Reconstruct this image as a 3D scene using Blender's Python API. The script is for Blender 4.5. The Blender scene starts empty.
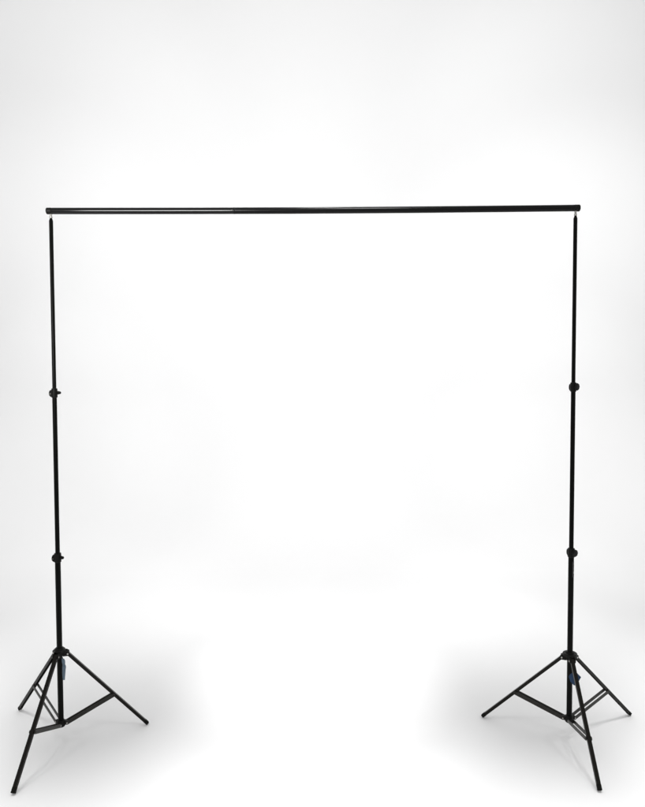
import bpy, bmesh, math, random
from mathutils import Vector, Matrix
random.seed(7)
V = Vector
S = bpy.context.scene
COL = S.collection

# ------------------------------------------------------------------ camera
cam_d = bpy.data.cameras.new("camera")
cam = bpy.data.objects.new("camera", cam_d)
COL.objects.link(cam)
S.camera = cam
right = V((0.999913, -0.012789, -0.003152))
up = V((0.003886, 0.057778, 0.998322))
fwd = V((0.012586, 0.998248, -0.057823))
m = Matrix((right, up, -fwd)).transposed().to_4x4()
m.translation = V((0.0, -2.6196, 1.479))
cam.matrix_world = m
cam_d.sensor_fit = 'VERTICAL'
cam_d.sensor_height = 36
cam_d.lens = 681.9 / 807 * 36
cam_d.clip_end = 200

# ------------------------------------------------------------------ world, lamps, exposure
world = bpy.data.worlds.new("World")
S.world = world
world.use_nodes = True
bg = world.node_tree.nodes["Background"]
bg.inputs[0].default_value = (1, 1, 1, 1)
bg.inputs[1].default_value = 0.660

LAMPS = []


def aim(o, target):
    d = V(target) - o.location
    o.rotation_euler = d.to_track_quat('-Z', 'Y').to_euler()


def area(name, loc, target, sx, sy, power, spread=180):
    l = bpy.data.lights.new(name, 'AREA')
    l.shape = 'RECTANGLE'
    l.size, l.size_y, l.energy = sx, sy, power
    l.spread = math.radians(spread)
    o = bpy.data.objects.new(name, l)
    o.location = loc
    aim(o, target)
    COL.objects.link(o)
    LAMPS.append(o)
    return o


def spot(name, loc, target, radius_on_target, power, blend=0.7, soft=0.12):
    l = bpy.data.lights.new(name, 'SPOT')
    d = (V(target) - V(loc)).length
    l.spot_size = 2 * math.atan(radius_on_target / d)
    l.spot_blend = blend
    l.shadow_soft_size = soft
    l.energy = power
    o = bpy.data.objects.new(name, l)
    o.location = loc
    aim(o, target)
    COL.objects.link(o)
    LAMPS.append(o)
    return o


area("wall_wash_high", (0, 0.2, 6.6), (0, 3.5, 3.4), 6.0, 0.6, 29.2, 100)  # this and the wall lamps below are added, unseen, to whiten the backdrop
spot("wall_flood_west", (-2.2, -0.4, 5.0), (-2.6, 3.4, 1.3), 3.0, 138.1, 1.0)
spot("wall_flood_east", (2.2, -0.4, 5.0), (2.6, 3.4, 1.3), 3.0, 225.5, 1.0)
spot("wall_corner_west", (-1.5, -0.4, 5.4), (-2.3, 3.5, 3.6), 1.9, 64.4, 1.0)
spot("wall_corner_east", (1.5, -0.4, 5.4), (2.3, 3.5, 3.6), 1.9, 84.5, 1.0)
spot("wall_low_west", (-1.8, 0.4, 4.8), (-2.3, 3.3, 0.6), 1.5, 132.5, 1.0)
spot("wall_low_east", (1.8, 0.4, 4.8), (2.3, 3.3, 0.6), 1.5, 141.8, 1.0)
spot("wall_spot_narrow", (0, -1.6, 4.2), (0, 3.2, 1.1), 1.9, 48.0, 1.0)
spot("wall_spot_east", (1.6, -0.6, 4.6), (1.9, 3.4, 1.2), 2.1, 8.1, 1.0)
spot("floor_spot_small", (0, 0.1, 4.4), (0, 0.05, 0), 0.64, 90.0, 0.3, 0.15)  # floor spots are added, placed to leave grey patches round the tripods
spot("floor_spot_cone", (0, 0.9, 4.8), (0, 0.55, 0), 0.66, 250.0, 0.35, 0.15)
spot("floor_spot_front", (0, -1.0, 4.4), (0, -1.0, 0), 1.15, 509.6, 0.4, 0.3)
spot("floor_spot_front_corner_east", (1.45, -0.85, 4.4), (1.45, -0.85, 0), 0.85, 363.5, 0.6, 0.3)
spot("floor_spot_front_corner_west", (-1.6, -0.85, 4.4), (-1.6, -0.85, 0), 0.85, 412.3, 0.6, 0.3)
spot("floor_spot_rear_near", (0, 1.0, 5.0), (0, 1.0, 0), 1.05, 87.1, 0.8, 0.3)
spot("floor_spot_rear_wide", (0, 2.0, 5.8), (0, 2.0, 0), 2.1, 235.0, 1.0, 0.5)
spot("floor_spot_side_west", (-2.4, -0.2, 4.4), (-2.4, -0.2, 0), 1.45, 731.6, 1.0, 0.35)
spot("floor_spot_side_east", (2.3, -0.2, 4.4), (2.3, -0.2, 0), 1.4, 653.6, 1.0, 0.35)
spot("floor_spot_back_west", (-1.6, 1.7, 5.6), (-1.6, 1.7, 0), 1.4, 159.2, 1.0, 0.3)
spot("floor_spot_back_east", (1.6, 1.7, 5.6), (1.6, 1.7, 0), 1.4, 192.7, 1.0, 0.3)
spot("floor_spot_behind_west", (-1.05, 1.15, 4.6), (-1.05, 1.15, 0), 0.85, 75.0, 1.0, 0.2)
spot("floor_spot_behind_east", (1.05, 1.1, 4.6), (1.05, 1.1, 0), 0.85, 115.0, 1.0, 0.2)
area("front_softbox", (-1.30, -2.9, 1.95), (-0.75, 0, 2.1), 1.2, 0.8, 12.0, 50)
area("front_top_softbox", (0.30, -1.5, 3.95), (0.15, 0, 2.05), 0.5, 0.5, 3.0, 50)

S.view_settings.view_transform = 'Standard'
S.view_settings.look = 'None'
S.view_settings.exposure = 0
S.view_settings.gamma = 1
S.render.engine = 'CYCLES'
S.cycles.use_denoising = True
S.cycles.max_bounces = 6
S.render.film_transparent = False


# ------------------------------------------------------------------ materials
def mat(name, col, rough=0.4, metal=0.0, spec=0.3, noise_scale=None, bump=0.0, rough_var=0.0, col_var=0.0):
    M = bpy.data.materials.new(name)
    M.use_nodes = True
    nt = M.node_tree
    b = nt.nodes["Principled BSDF"]
    b.inputs["Base Color"].default_value = (*col, 1)
    b.inputs["Roughness"].default_value = rough
    b.inputs["Metallic"].default_value = metal
    b.inputs["Specular IOR Level"].default_value = spec
    if noise_scale:
        tc = nt.nodes.new("ShaderNodeTexCoord")
        n = nt.nodes.new("ShaderNodeTexNoise")
        n.inputs["Scale"].default_value = noise_scale
        n.inputs["Detail"].default_value = 4
        nt.links.new(tc.outputs["Object"], n.inputs["Vector"])
        if rough_var:
            r = nt.nodes.new("ShaderNodeMapRange")
            r.inputs["To Min"].default_value = max(0.02, rough - rough_var)
            r.inputs["To Max"].default_value = rough + rough_var
            nt.links.new(n.outputs["Fac"], r.inputs["Value"])
            nt.links.new(r.outputs["Result"], b.inputs["Roughness"])
        if col_var:
            mx = nt.nodes.new("ShaderNodeMix")
            mx.data_type = 'RGBA'
            mx.inputs[6].default_value = (*[c * (1 - col_var) for c in col], 1)
            mx.inputs[7].default_value = (*[min(1, c * (1 + col_var)) for c in col], 1)
            nt.links.new(n.outputs["Fac"], mx.inputs[0])
            nt.links.new(mx.outputs[2], b.inputs["Base Color"])
        if bump:
            bp = nt.nodes.new("ShaderNodeBump")
            bp.inputs["Strength"].default_value = bump
            bp.inputs["Distance"].default_value = 0.001
            nt.links.new(n.outputs["Fac"], bp.inputs["Height"])
            nt.links.new(bp.outputs["Normal"], b.inputs["Normal"])
    return M


M_FLOOR = mat("white_floor", (0.86, 0.86, 0.86), 0.75, spec=0.1, noise_scale=2.2, col_var=0.006)
M_WALL = mat("white_wall", (0.86, 0.86, 0.86), 0.9, spec=0.0, noise_scale=1.3, col_var=0.006)
M_TUBE = mat("black_paint", (0.0022, 0.0022, 0.0018), 0.34, spec=0.07, noise_scale=60, bump=0.05, rough_var=0.06, col_var=0.3)
M_LEG = mat("black_leg_paint", (0.0058, 0.0049, 0.0034), 0.30, spec=0.14, noise_scale=80, bump=0.08, rough_var=0.08, col_var=0.35)
M_BRACE = mat("lightened_brace_paint", (0.013, 0.012, 0.009), 0.36, spec=0.28, noise_scale=70, bump=0.08, rough_var=0.1, col_var=0.45)  # lighter base stands in for light reflecting off the flat strips
M_BAR = mat("black_gloss_tube", (0.0022, 0.0022, 0.0022), 0.11, spec=0.28, noise_scale=40, bump=0.02, rough_var=0.02, col_var=0.2)
M_BAR2 = mat("black_satin_tube", (0.0026, 0.0026, 0.0026), 0.20, spec=0.16, noise_scale=40, bump=0.03, rough_var=0.05, col_var=0.2)
M_PLASTIC = mat("black_plastic", (0.0042, 0.0042, 0.0036), 0.48, spec=0.13, noise_scale=120, bump=0.15, col_var=0.3)
M_RUBBER = mat("black_rubber", (0.006, 0.006, 0.005), 0.7, spec=0.08, noise_scale=150, bump=0.2, col_var=0.3)
M_STEEL = mat("bright_steel", (0.45, 0.44, 0.42), 0.3, metal=0.9, spec=0.5, noise_scale=90, rough_var=0.1, col_var=0.1)
M_DULL = mat("dull_steel", (0.16, 0.155, 0.14), 0.4, metal=0.8, spec=0.4, noise_scale=90, rough_var=0.1, col_var=0.2)
M_TAGPALE = mat("pale_blue_paper", (0.10, 0.14, 0.18), 0.5, spec=0.3, noise_scale=60, bump=0.3, col_var=0.2)
M_TAGBLUE = mat("navy_blue_card", (0.005, 0.028, 0.075), 0.45, spec=0.3, noise_scale=45, bump=0.15, col_var=0.3)
M_STRING = mat("dark_string", (0.02, 0.022, 0.03), 0.8, spec=0.1, noise_scale=200, col_var=0.3)
M_PRINT = mat("pale_sticker_print", (0.38, 0.38, 0.36), 0.5, spec=0.3, noise_scale=150, col_var=0.2)
M_STICKER = mat("black_sticker_film", (0.016, 0.016, 0.016), 0.3, spec=0.3, noise_scale=90, col_var=0.2)


# ------------------------------------------------------------------ mesh helpers
def frame(d, ref=None):
    d = V(d).normalized()
    ref = V(ref) if ref else (V((0, 0, 1)) if abs(d.z) < 0.9 else V((0, -1, 0)))
    s = ref.cross(d).normalized()
    n = d.cross(s).normalized()
    return d, s, n


def lathe(bm, origin, d, prof, seg=28, ref=None, lobes=None):
    """revolve (t, r) pairs about the axis through origin along d; closed ends where r > 0"""
    d, s, n = frame(d, ref)
    origin = V(origin)
    rings = []
    for t, r in prof:
        ring = []
        for k in range(seg):
            a = 2 * math.pi * k / seg
            rr = r * (1 + (lobes[1] * math.cos(lobes[0] * a) if lobes else 0))
            ring.append(bm.verts.new(origin + d * t + (s * math.cos(a) + n * math.sin(a)) * rr))
        rings.append(ring)
    for a, b in zip(rings, rings[1:]):
        for k in range(seg):
            bm.faces.new((a[k], a[(k + 1) % seg], b[(k + 1) % seg], b[k]))
    bm.faces.new(list(reversed(rings[0])))
    bm.faces.new(rings[-1])


def tube(bm, p0, p1, r, seg=28, ch=0.001, r1=None):
    p0, p1 = V(p0), V(p1)
    L = (p1 - p0).length
    r1 = r if r1 is None else r1
    lathe(bm, p0, p1 - p0, [(0, r - ch), (ch, r), (L - ch, r1), (L, r1 - ch)], seg)


def hollow(bm, p0, p1, r, wall, seg=32):
    """open-ended pipe"""
    p0, p1 = V(p0), V(p1)
    d, s, n = frame(p1 - p0)
    L = (p1 - p0).length
    prof = [(0.02, r - wall), (0, r - wall), (0, r - 0.0006), (0.0006, r), (L - 0.0006, r), (L, r - 0.0006), (L, r - wall), (L - 0.02, r - wall)]
    lathe(bm, p0, p1 - p0, prof, seg)


def prism(bm, pts, d, depth):
    """extrude polygon pts (world Vectors) symmetrically along d"""
    d = V(d).normalized() * depth / 2
    a = [bm.verts.new(p - d) for p in pts]
    b = [bm.verts.new(p + d) for p in pts]
    n = len(pts)
    bm.faces.new(list(reversed(a)))
    bm.faces.new(b)
    for k in range(n):
        bm.faces.new((a[k], a[(k + 1) % n], b[(k + 1) % n], b[k]))


def box(bm, c, x, y, z):
    c, x, y, z = V(c), V(x) / 2, V(y) / 2, V(z) / 2
    prism(bm, [c - x - y, c + x - y, c + x + y, c - x + y], z, z.length * 2)


def sweep(bm, pts, r, seg=8):
    rings = []
    for i, p in enumerate(pts):
        d = (pts[min(i + 1, len(pts) - 1)] - pts[max(i - 1, 0)])
        d, s, n = frame(d)
        rings.append([bm.verts.new(p + (s * math.cos(2 * math.pi * k / seg) + n * math.sin(2 * math.pi * k / seg)) * r) for k in range(seg)])
    for a, b in zip(rings, rings[1:]):
        for k in range(seg):
            bm.faces.new((a[k], a[(k + 1) % seg], b[(k + 1) % seg], b[k]))
    bm.faces.new(list(reversed(rings[0])))
    bm.faces.new(rings[-1])


def build(name, bm, material, parent=None, bevel=0.0, smooth=True, origin=None):
    bmesh.ops.recalc_face_normals(bm, faces=bm.faces)
    me = bpy.data.meshes.new(name)
    o = bpy.data.objects.new(name, me)
    COL.objects.link(o)
    base = V(origin) if origin is not None else V((0, 0, 0))
    top = parent
    while top is not None:
        base = V(top['base']) if 'base' in top else base
        top = top.parent
    if base.length:
        bmesh.ops.translate(bm, verts=bm.verts, vec=-base)
    bm.to_mesh(me)
    bm.free()
    if smooth:
        for p in me.polygons:
            p.use_smooth = True
        me.set_sharp_from_angle(angle=math.radians(35))
    me.materials.append(material)
    if parent is not None:
        o.parent = parent
    elif origin is not None:
        o.location = origin
    if bevel:
        md = o.modifiers.new("bevel", 'BEVEL')
        md.width = bevel
        md.segments = 2
        md.limit_method = 'ANGLE'
        md.angle_limit = math.radians(40)
    return o


def thing(name, loc, label, cat, group=None):
    e = bpy.data.objects.new(name, None)
    e.empty_display_size = 0.1
    e.location = loc
    e['label'] = label
    e['category'] = cat
    e['base'] = list(loc)
    if group:
        e['group'] = group
    COL.objects.link(e)
    return e


# ------------------------------------------------------------------ the setting: seamless white floor and wall
Y_COVE, R_COVE, W2, TOPZ = 2.2, 1.3, 9.0, 7.0
bm = bmesh.new()
xs = [-W2 + 2 * W2 * i / 12 for i in range(13)]
ys = [-8, -6, -4, -3, -2, -1, 0, 1, Y_COVE]
grid = [[bm.verts.new((x, y, 0)) for x in xs] for y in ys]
for a, b in zip(grid, grid[1:]):
    for k in range(12):
        bm.faces.new((a[k], a[k + 1], b[k + 1], b[k]))
floor = build("floor", bm, M_FLOOR)
floor['kind'] = 'structure'
bm = bmesh.new()
prof = [(Y_COVE + R_COVE * math.sin(a), R_COVE * (1 - math.cos(a))) for a in [math.radians(90) * i / 48 for i in range(49)]] + [(Y_COVE + R_COVE, TOPZ)]
grid = [[bm.verts.new((x, y, z)) for x in xs] for y, z in prof]
for a, b in zip(grid, grid[1:]):
    for k in range(12):
        bm.faces.new((a[k], b[k], b[k + 1], a[k + 1]))
wall = build("wall", bm, M_WALL)
wall['kind'] = 'structure'

# ------------------------------------------------------------------ light stands
R_BASE, R_MID, R_TOP = 0.0106, 0.0085, 0.0073
LEG_W, LEG_D = 0.0140, 0.0120


def wing_knob(bm, c, out):
    """flat winged tightening screw on a short stem, leaving along out"""
    d, s, n = frame(out)
    lathe(bm, c, d, [(0, 0.0045), (0.006, 0.0045), (0.007, 0.006), (0.012, 0.0055), (0.013, 0.0035)], 16)
    c2 = c + d * 0.0095
    pts = []
    for (u, v) in ((-0.009, -0.0065), (-0.005, -0.0068), (0.001, -0.0035), (0.0045, -0.0026), (0.0055, 0.0005), (0.004, 0.0028), (0.000, 0.0042), (-0.005, 0.0068), (-0.009, 0.006)):
        pts.append(c2 + d * u + n * v)
    prism(bm, pts, s, 0.0060)


def round_knob(bm, c, out):
    d, s, n = frame(out)
    lathe(bm, c, d, [(-.002, 0.008), (0.000, 0.010), (0.0005, 0.0128), (0.0015, 0.0138), (0.0055, 0.0138), (0.0075, 0.0126), (0.0082, 0.008)], 40, lobes=(8, 0.05))


def make_stand(label, base, tilt, zs, legs, knobs, hr):
    bx, by = base
    st = thing("backdrop_stand", (bx, by, 0), label, "stand", "tripod stands holding up the crossbar")

    def ax(z):
        return V((bx + tilt[0] * z, by + tilt[1] * z, z))
    axd = (ax(1) - ax(0)).normalized()

    # telescoping tubes
    bm = bmesh.new()
    tube(bm, ax(zs['bot'] - 0.012), ax(zs['c2'] + 0.004), R_BASE)
    base_tube = build("base_tube", bm, M_TUBE, st)
    bm = bmesh.new()
    tube(bm, ax(zs['c2'] + 0.004), ax(zs['c1'] + 0.004), R_MID)
    build("middle_tube", bm, M_TUBE, st)
    bm = bmesh.new()
    L = zs['top'] - 0.010 - zs['c1'] - 0.004
    lathe(bm, ax(zs['c1'] + 0.004), axd, [(0, R_TOP - .001), (.001, R_TOP), (L - .010, R_TOP), (L - .003, R_TOP - .0022), (L, R_TOP - .0032)], 28)
    build("top_tube", bm, M_TUBE, st)

    # bright threaded stud the bar sits on
    bm = bmesh.new()
    z0 = zs['top'] - 0.010
    pr = [(-0.004, 0.0040), (0, 0.0040), (0.001, 0.0056), (0.006, 0.0056), (0.007, 0.0042)]
    t = 0.008
    while t < zs['bar'] - z0 - 0.008:
        pr += [(t, 0.0046), (t + 0.0009, 0.0038)]
        t += 0.0018
    lathe(bm, ax(z0), axd, pr, 20)
    build("mounting_stud", bm, M_STEEL, st)

    # clamp collars
    for key, rr, (style, az, lug_az) in (('c1', R_MID, knobs[0]), ('c2', R_BASE, knobs[1])):
        bm = bmesh.new()
        c = ax(zs[key])
        lathe(bm, c - axd * 0.018, axd, [(0, rr + .0010), (.001, rr + .0026), (.007, rr + .0028), (.008, rr + .0028), (.030, rr + .0028), (.0315, rr + .0024), (.035, rr + .0022), (.036, rr - .0005)], 32)
        lg = V((math.cos(lug_az), math.sin(lug_az), 0))
        pd = V((-lg.y, lg.x, 0))
        o_ = rr + .002
        for sgn in (-1, 1):          # split clamp ears
            q = c + pd * sgn * 0.0042
            pts = [q + lg * o_ + axd * .013, q + lg * (o_ + .007) + axd * .009, q + lg * (o_ + .0092) + axd * .001,
                   q + lg * (o_ + .0085) - axd * .008, q + lg * (o_ + .003) - axd * .015, q + lg * (o_ - .003) - axd * .015, q + lg * (o_ - .003) + axd * .013]
            prism(bm, pts, pd, 0.0046)
        col = build("collar", bm, M_PLASTIC, st, bevel=0.0005)
        bm = bmesh.new()
        tube(bm, c + lg * (o_ + .0045) - pd * .0082 - axd * .003, c + lg * (o_ + .0045) + pd * .0082 - axd * .003, .0022, 16, .0005)
        build("clamp_bolt", bm, M_DULL if style == 'wing' else M_PLASTIC, col)
        out = V((math.cos(az), math.sin(az), 0))
        bm = bmesh.new()
        k0 = c + out * (rr + .003) + axd * (0.001)
        (wing_knob if style == 'wing' else round_knob)(bm, k0, out)
        build("knob", bm, M_PLASTIC, col, bevel=0.0004)

    # hub carrying the legs
    hz = zs['hub']
    bm = bmesh.new()
    lathe(bm, ax(hz - .018), axd, [(0, .0125), (.001, .0150), (.010, .0165), (.0175, .0178), (.0185, hr - .0014), (.0200, hr), (.0275, hr), (.0290, hr - .0012), (.0295, .0165), (.0335, .0155), (.0345, .0140), (.0345, .0110)], 40)
    for (ang, foot, fr) in legs:
        d = V((math.cos(ang), math.sin(ang), 0))
        sd = V((-d.y, d.x, 0))
        c = ax(hz - .008)
        for sgn in (-1, 1):
            q = c + sd * sgn * .0098
            pts = [q + d * .012 + axd * .012, q + d * .027 + axd * .011, q + d * .0355 + axd * .005, q + d * .0365 - axd * .004, q + d * .030 - axd * .0105, q + d * .012 - axd * .010]
            prism(bm, pts, sd, .0036)
    hub = build("hub", bm, M_PLASTIC, st, bevel=0.0006)
    # lower bracket carrying the braces
    bz = zs['bot']
    bm = bmesh.new()
    lathe(bm, ax(bz - .014), axd, [(0, .0110), (.0012, .0140), (.004, .0160), (.020, .0160), (.022, .0148), (.026, .0138), (.027, .0112)], 36)
    for (ang, foot, fr) in legs:
        d = V((math.cos(ang), math.sin(ang), 0))
        sd = V((-d.y, d.x, 0))
        c = ax(bz)
        pts = [c + d * .011 + axd * .008, c + d * .026 + axd * .0075, c + d * .030 + axd * .002, c + d * .028 - axd * .006, c + d * .011 - axd * .008]
        prism(bm, pts, sd, .017)
    brk = build("lower_bracket", bm, M_PLASTIC, st, bevel=0.0006)

    # legs and braces
    for (ang, foot, fr) in legs:
        d = V((math.cos(ang), math.sin(ang), 0))
        sd = V((-d.y, d.x, 0))
        t = ax(hz) - V((0, 0, .010)) + d * .029
        b = V(foot)
        e = (b - t).normalized()
        nn = sd.cross(e).normalized()
        if nn.z < 0:
            nn = -nn
        w, dp, th = LEG_W / 2, LEG_D / 2, .0016
        bm = bmesh.new()
        sec = [(-w, -dp), (-w, dp), (w, dp), (w, -dp), (w - th, -dp), (w - th, dp - th), (-w + th, dp - th), (-w + th, -dp)]
        p0, p1 = t - e * .008, b - e * .012
        A = [bm.verts.new(p0 + sd * u + nn * v) for u, v in sec]
        B = [bm.verts.new(p1 + sd * u + nn * v) for u, v in sec]
        for k in range(8):
            bm.faces.new((A[k], A[(k + 1) % 8], B[(k + 1) % 8], B[k]))
        bm.faces.new(A)
        bm.faces.new(B)
        leg = build("leg", bm, M_LEG, st, bevel=0.0014)
        # rubber foot closed round the end of the channel
        bm = bmesh.new()
        w2, d2 = w + .0006, dp + .0006
        r1 = [V((u, v, 0)) for u, v in ((-w2, -d2), (w2, -d2), (w2, d2), (-w2, d2))]
        s0 = b - e * .020
        bot = [b + sd * q.x + nn * q.y for q in r1]
        bot = [V((q.x, q.y, 0.0015 if q.z < .010 else q.z)) for q in bot]
        topv = [bm.verts.new(s0 + sd * q.x + nn * q.y) for q in r1]
        botv = [bm.verts.new(q) for q in bot]
        bm.faces.new(topv)
        bm.faces.new(botv)
        for k in range(4):
            bm.faces.new((topv[k], topv[(k + 1) % 4], botv[(k + 1) % 4], botv[k]))
        build("rubber_foot", bm, M_RUBBER, leg, bevel=0.002)
        # pivot rivet
        bm = bmesh.new()
        pv = ax(hz - .010) + d * .029
        tube(bm, pv - sd * .0132, pv + sd * .0132, .0032, 16, .0008)
        build("rivet", bm, M_STEEL, hub)
        # brace: two flat strips with a pin at each end
        j = t + (b - t) * fr
        j = j - nn * .003
        q0 = ax(bz) + d * .022
        bd = (j - q0).normalized()
        bn = sd.cross(bd).normalized()
        bm = bmesh.new()
        for sgn in (-1, 1):
            o_ = sd * sgn * .0100
            c = (q0 + j) / 2 + o_
            hh = .0068
            half = (j - q0).length / 2
            pts = []
            for k in range(9):
                a = -math.pi / 2 + math.pi * k / 8
                pts.append(c + bd * (half + math.cos(a) * hh) + bn * math.sin(a) * hh)
            for k in range(9):
                a = math.pi / 2 + math.pi * k / 8
                pts.append(c + bd * (-half + math.cos(a) * hh) + bn * math.sin(a) * hh)
            prism(bm, pts, sd, .0026)
        brace = build("brace", bm, M_BRACE, st, bevel=0.0005)
        for pnt in (q0, j):
            bm = bmesh.new()
            tube(bm, pnt - sd * .0124, pnt + sd * .0124, .0028, 14, .0007)
            build("rivet", bm, M_STEEL if pnt is q0 else M_LEG, brace)
    return st, ax, axd


R_ = math.radians
standW, axW, adW = make_stand(
    "black tripod stand carrying the left end of the bar, with winged tightening screws", (-1.0, 0.0), (0.00412, 0.00478),
    dict(bot=.0722, hub=.3590, c2=.7318, c1=1.3713, top=2.0425, bar=2.0600),
    [(R_(138.1), (-1.2671, 0.2424, .006), .553), (R_(19.8), (-0.6879, 0.1133, .006), .567), (R_(-97.1), (-1.0408, -0.3391, .006), .577)],
    [('wing', R_(-8), R_(195)), ('wing', R_(-20), R_(192))], 0.0215)
standE, axE, adE = make_stand(
    "black tripod stand carrying the right end of the bar, with round collar knobs", (1.0, -0.0233), (-0.0045, 0.00268),
    dict(bot=.0828, hub=.3360, c2=.7450, c1=1.3880, top=2.0450, bar=2.0643),
    [(R_(150.7), (0.6993, 0.1456, .006), .573), (R_(27.9), (1.3225, 0.1494, .006), .563), (R_(-92.9), (0.9812, -0.3594, .006), .624)],
    [('round', R_(-50), R_(105)), ('round', R_(-58), R_(105))], 0.0270)

# small printed sticker wrapped on the lower tube of one stand
bm = bmesh.new()
c0 = axE(.660)
r_s = R_BASE + .0003
def arc(bm, z0, z1, a0, a1, r, n=8):
    lo, hi = [], []
    for k in range(n + 1):
        a = a0 + (a1 - a0) * k / n
        o_ = V((math.cos(a), math.sin(a), 0)) * r
        lo.append(bm.verts.new(axE(z0) + o_))
        hi.append(bm.verts.new(axE(z1) + o_))
    for k in range(n):
        bm.faces.new((lo[k], lo[k + 1], hi[k + 1], hi[k]))
arc(bm, .650, .712, R_(-85), R_(25), r_s, 12)
stk = build("sticker", bm, M_STICKER, standE)
bm = bmesh.new()
for (z0, z1, a0, a1) in ((.700, .706, -50, -12), (.690, .695, -42, -8), (.681, .684, -52, -30), (.674, .678, -30, -4), (.664, .671, -55, -38), (.655, .662, -32, 5)):
    arc(bm, z0, z1, R_(a0), R_(a1), r_s + .0003, 4)
build("sticker_print", bm, M_PRINT, stk)

# ------------------------------------------------------------------ crossbar
pL, pR = V((-1.0083, .0098, 2.0599)), V((1.0072, -.0178, 2.0643))
RB = 0.0122
e_ = (pR - pL).normalized()
bar = thing("crossbar", tuple((pL + pR) / 2), "long black horizontal tube spanning between the tops of both tripod stands", "pole")
sag = lambda s: V((0, 0, -.0035 * math.sin(math.pi * s)))
def barpt(s):
    return pL + (pR - pL) * s + sag(s)
def bar_section(s0, s1, r, material, n=10):
    bm = bmesh.new()
    pts = [barpt(s0 + (s1 - s0) * k / n) for k in range(n + 1)]
    seg = 40
    rings = []
    _, s, nrm = frame(e_)
    for p in pts:
        rings.append([bm.verts.new(p + (s * math.cos(2 * math.pi * k / seg) + nrm * math.sin(2 * math.pi * k / seg)) * r) for k in range(seg)])
    for a, b in zip(rings, rings[1:]):
        for k in range(seg):
            bm.faces.new((a[k], a[(k + 1) % seg], b[(k + 1) % seg], b[k]))
    bm.faces.new(list(reversed(rings[0])))
    bm.faces.new(rings[-1])
    return build("tube_section", bm, material, bar)
sJ = 0.352
sec1 = bar_section(0.010, sJ, RB, M_BAR)
sec2 = bar_section(sJ, 0.989, RB + .0001, M_BAR2, 16)
sec1['label'] = "glossier tube section near the left stand"
# end caps
for s0, s1, r in ((0.0, 0.010, RB + .0002), (0.989, 1.0, RB + .0006)):
    bm = bmesh.new()
    a, b = barpt(s0), barpt(s1)
    L = (b - a).length
    lathe(bm, a, e_, [(0, r - .004), (.001, r - .0015), (.003, r), (L - .003, r), (L - .001, r - .0006), (L, r - .0012)] if s0 == 0 else
          [(0, r - .0012), (.001, r - .0006), (.003, r), (L - .003, r), (L - .001, r - .0015), (L, r - .004)], 40)
    build("end_cap", bm, M_PLASTIC, bar)
# sprung locking button at the joint and a swaged sleeve behind it
bm = bmesh.new()
bp = barpt(sJ - .0035)
dd = V((0, -1, -.05)).normalized()
lathe(bm, bp + dd * (RB - .002), dd, [(0, .0024), (.0024, .0024), (.0034, .0018), (.0038, .0008)], 18)
build("spring_button", bm, M_DULL, sec2)
bm = bmesh.new()
a = barpt(sJ - .0010)
lathe(bm, a, e_, [(0, RB - .0006), (.0006, RB + .0003), (.006, RB + .00035), (.007, RB)], 40)
build("joint_ring", bm, M_BAR2, sec2)

# ------------------------------------------------------------------ paper tags tied under the hubs
def ribbon(bm, rows, th):
    """rows of (left, right) points -> a thin solid sheet"""
    top, bot = [], []
    for i, (a, b) in enumerate(rows):
        p = rows[max(0, i - 1)]
        q = rows[min(len(rows) - 1, i + 1)]
        n = (b - a).cross((q[0] + q[1]) / 2 - (p[0] + p[1]) / 2).normalized() * th / 2
        top.append((bm.verts.new(a + n), bm.verts.new(b + n)))
        bot.append((bm.verts.new(a - n), bm.verts.new(b - n)))
    for k in range(len(rows) - 1):
        bm.faces.new((top[k][0], top[k][1], top[k + 1][1], top[k + 1][0]))
        bm.faces.new((bot[k][1], bot[k][0], bot[k + 1][0], bot[k + 1][1]))
        bm.faces.new((top[k][0], top[k + 1][0], bot[k + 1][0], bot[k][0]))
        bm.faces.new((top[k][1], bot[k][1], bot[k + 1][1], top[k + 1][1]))
    bm.faces.new((top[0][1], top[0][0], bot[0][0], bot[0][1]))
    bm.faces.new((top[-1][0], top[-1][1], bot[-1][1], bot[-1][0]))


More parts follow.
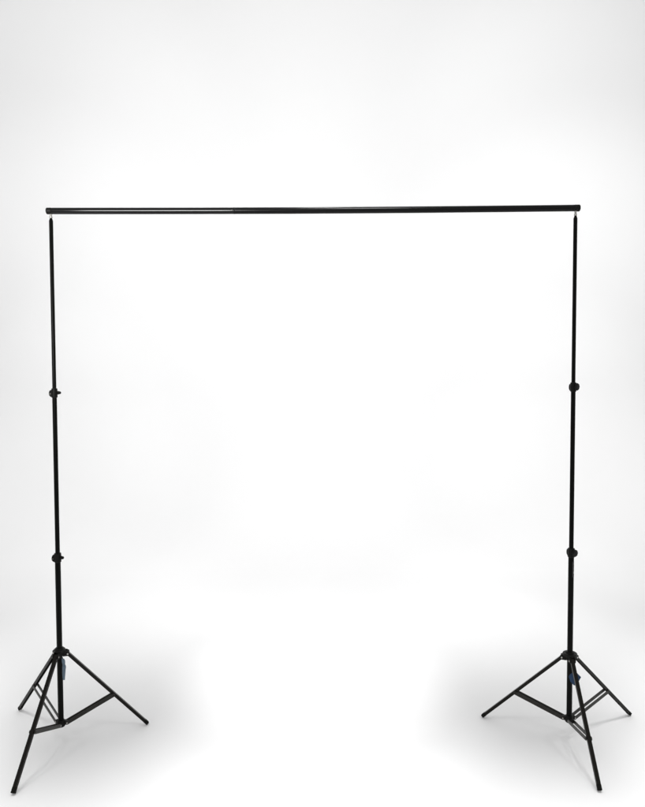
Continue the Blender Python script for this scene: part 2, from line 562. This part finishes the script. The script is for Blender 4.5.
hz = .359
a0 = axW(hz)
tagW = thing("hang_tag", tuple(a0 + V((.020, -.012, -.03))), "pale blue-grey crumpled paper tag dangling under the left stand's hub", "tag")
bm = bmesh.new()
rows = []
for (z, x0, x1, y0, y1) in ((-.020, .0145, .0240, -.0190, -.0205), (-.028, .0150, .0270, -.0200, -.0180), (-.036, .0165, .0275, -.0205, -.0175),
                            (-.043, .0175, .0268, -.0190, -.0180), (-.048, .0175, .0305, -.0180, -.0210), (-.055, .0165, .0305, -.0190, -.0190), (-.064, .0160, .0292, -.0185, -.0205),
                            (-.074, .0158, .0280, -.0195, -.0185), (-.086, .0158, .0268, -.0185, -.0190), (-.096, .0165, .0255, -.0190, -.0180), (-.106, .0180, .0246, -.0185, -.0180)):
    rows.append((a0 + V((x0, y0, z)), a0 + V((x1, y1, z))))
ribbon(bm, rows, .0008)
build("paper_strip", bm, M_TAGPALE, tagW, smooth=False)
bm = bmesh.new()
sweep(bm, [a0 + V(q) for q in ((.0125, -.012, -.016), (.017, -.015, -.018), (.019, -.0175, -.0215), (.018, -.019, -.026))], .0009)
build("string", bm, M_STRING, tagW)

hz = .336
a0 = axE(hz)
tagE = thing("hang_tag", tuple(a0 + V((.012, -.02, -.06))), "dark navy blue card tag hanging tilted behind the right stand's front leg", "tag")
bm = bmesh.new()
c = a0 + V((.0135, -.0150, -.082))
u = V((1, -.25, 0)).normalized()
w = V((.0, .0, 1))
poly = [(-.024, .002), (-.018, .013), (-.002, .026), (.006, .026), (.027, .005), (.019, -.012), (.004, -.034), (-.002, -.034), (-.016, -.020)]
pts = [c + u * x + w * y for x, y in [(q[0] * .9, q[1] * .9) for q in poly]]
prism(bm, pts, u.cross(w), .0012)
card = build("card", bm, M_TAGBLUE, tagE, smooth=False)
bm = bmesh.new()
nf = u.cross(w)
if nf.y > 0:
    nf = -nf
pts = [c + u * x + w * y + nf * .0016 for x, y in ((.009, .011), (.022, .004), (.016, -.008), (.009, -.004))]
prism(bm, pts, nf, .0008)
build("folded_corner", bm, M_TAGBLUE, card, smooth=False)
bm = bmesh.new()
sweep(bm, [a0 + V(q) for q in ((.010, -.0110, -.014), (.013, -.014, -.028), (.0145, -.0155, -.044), (.0155, -.0160, -.058))], .0009)
build("string", bm, M_STRING, tagE)
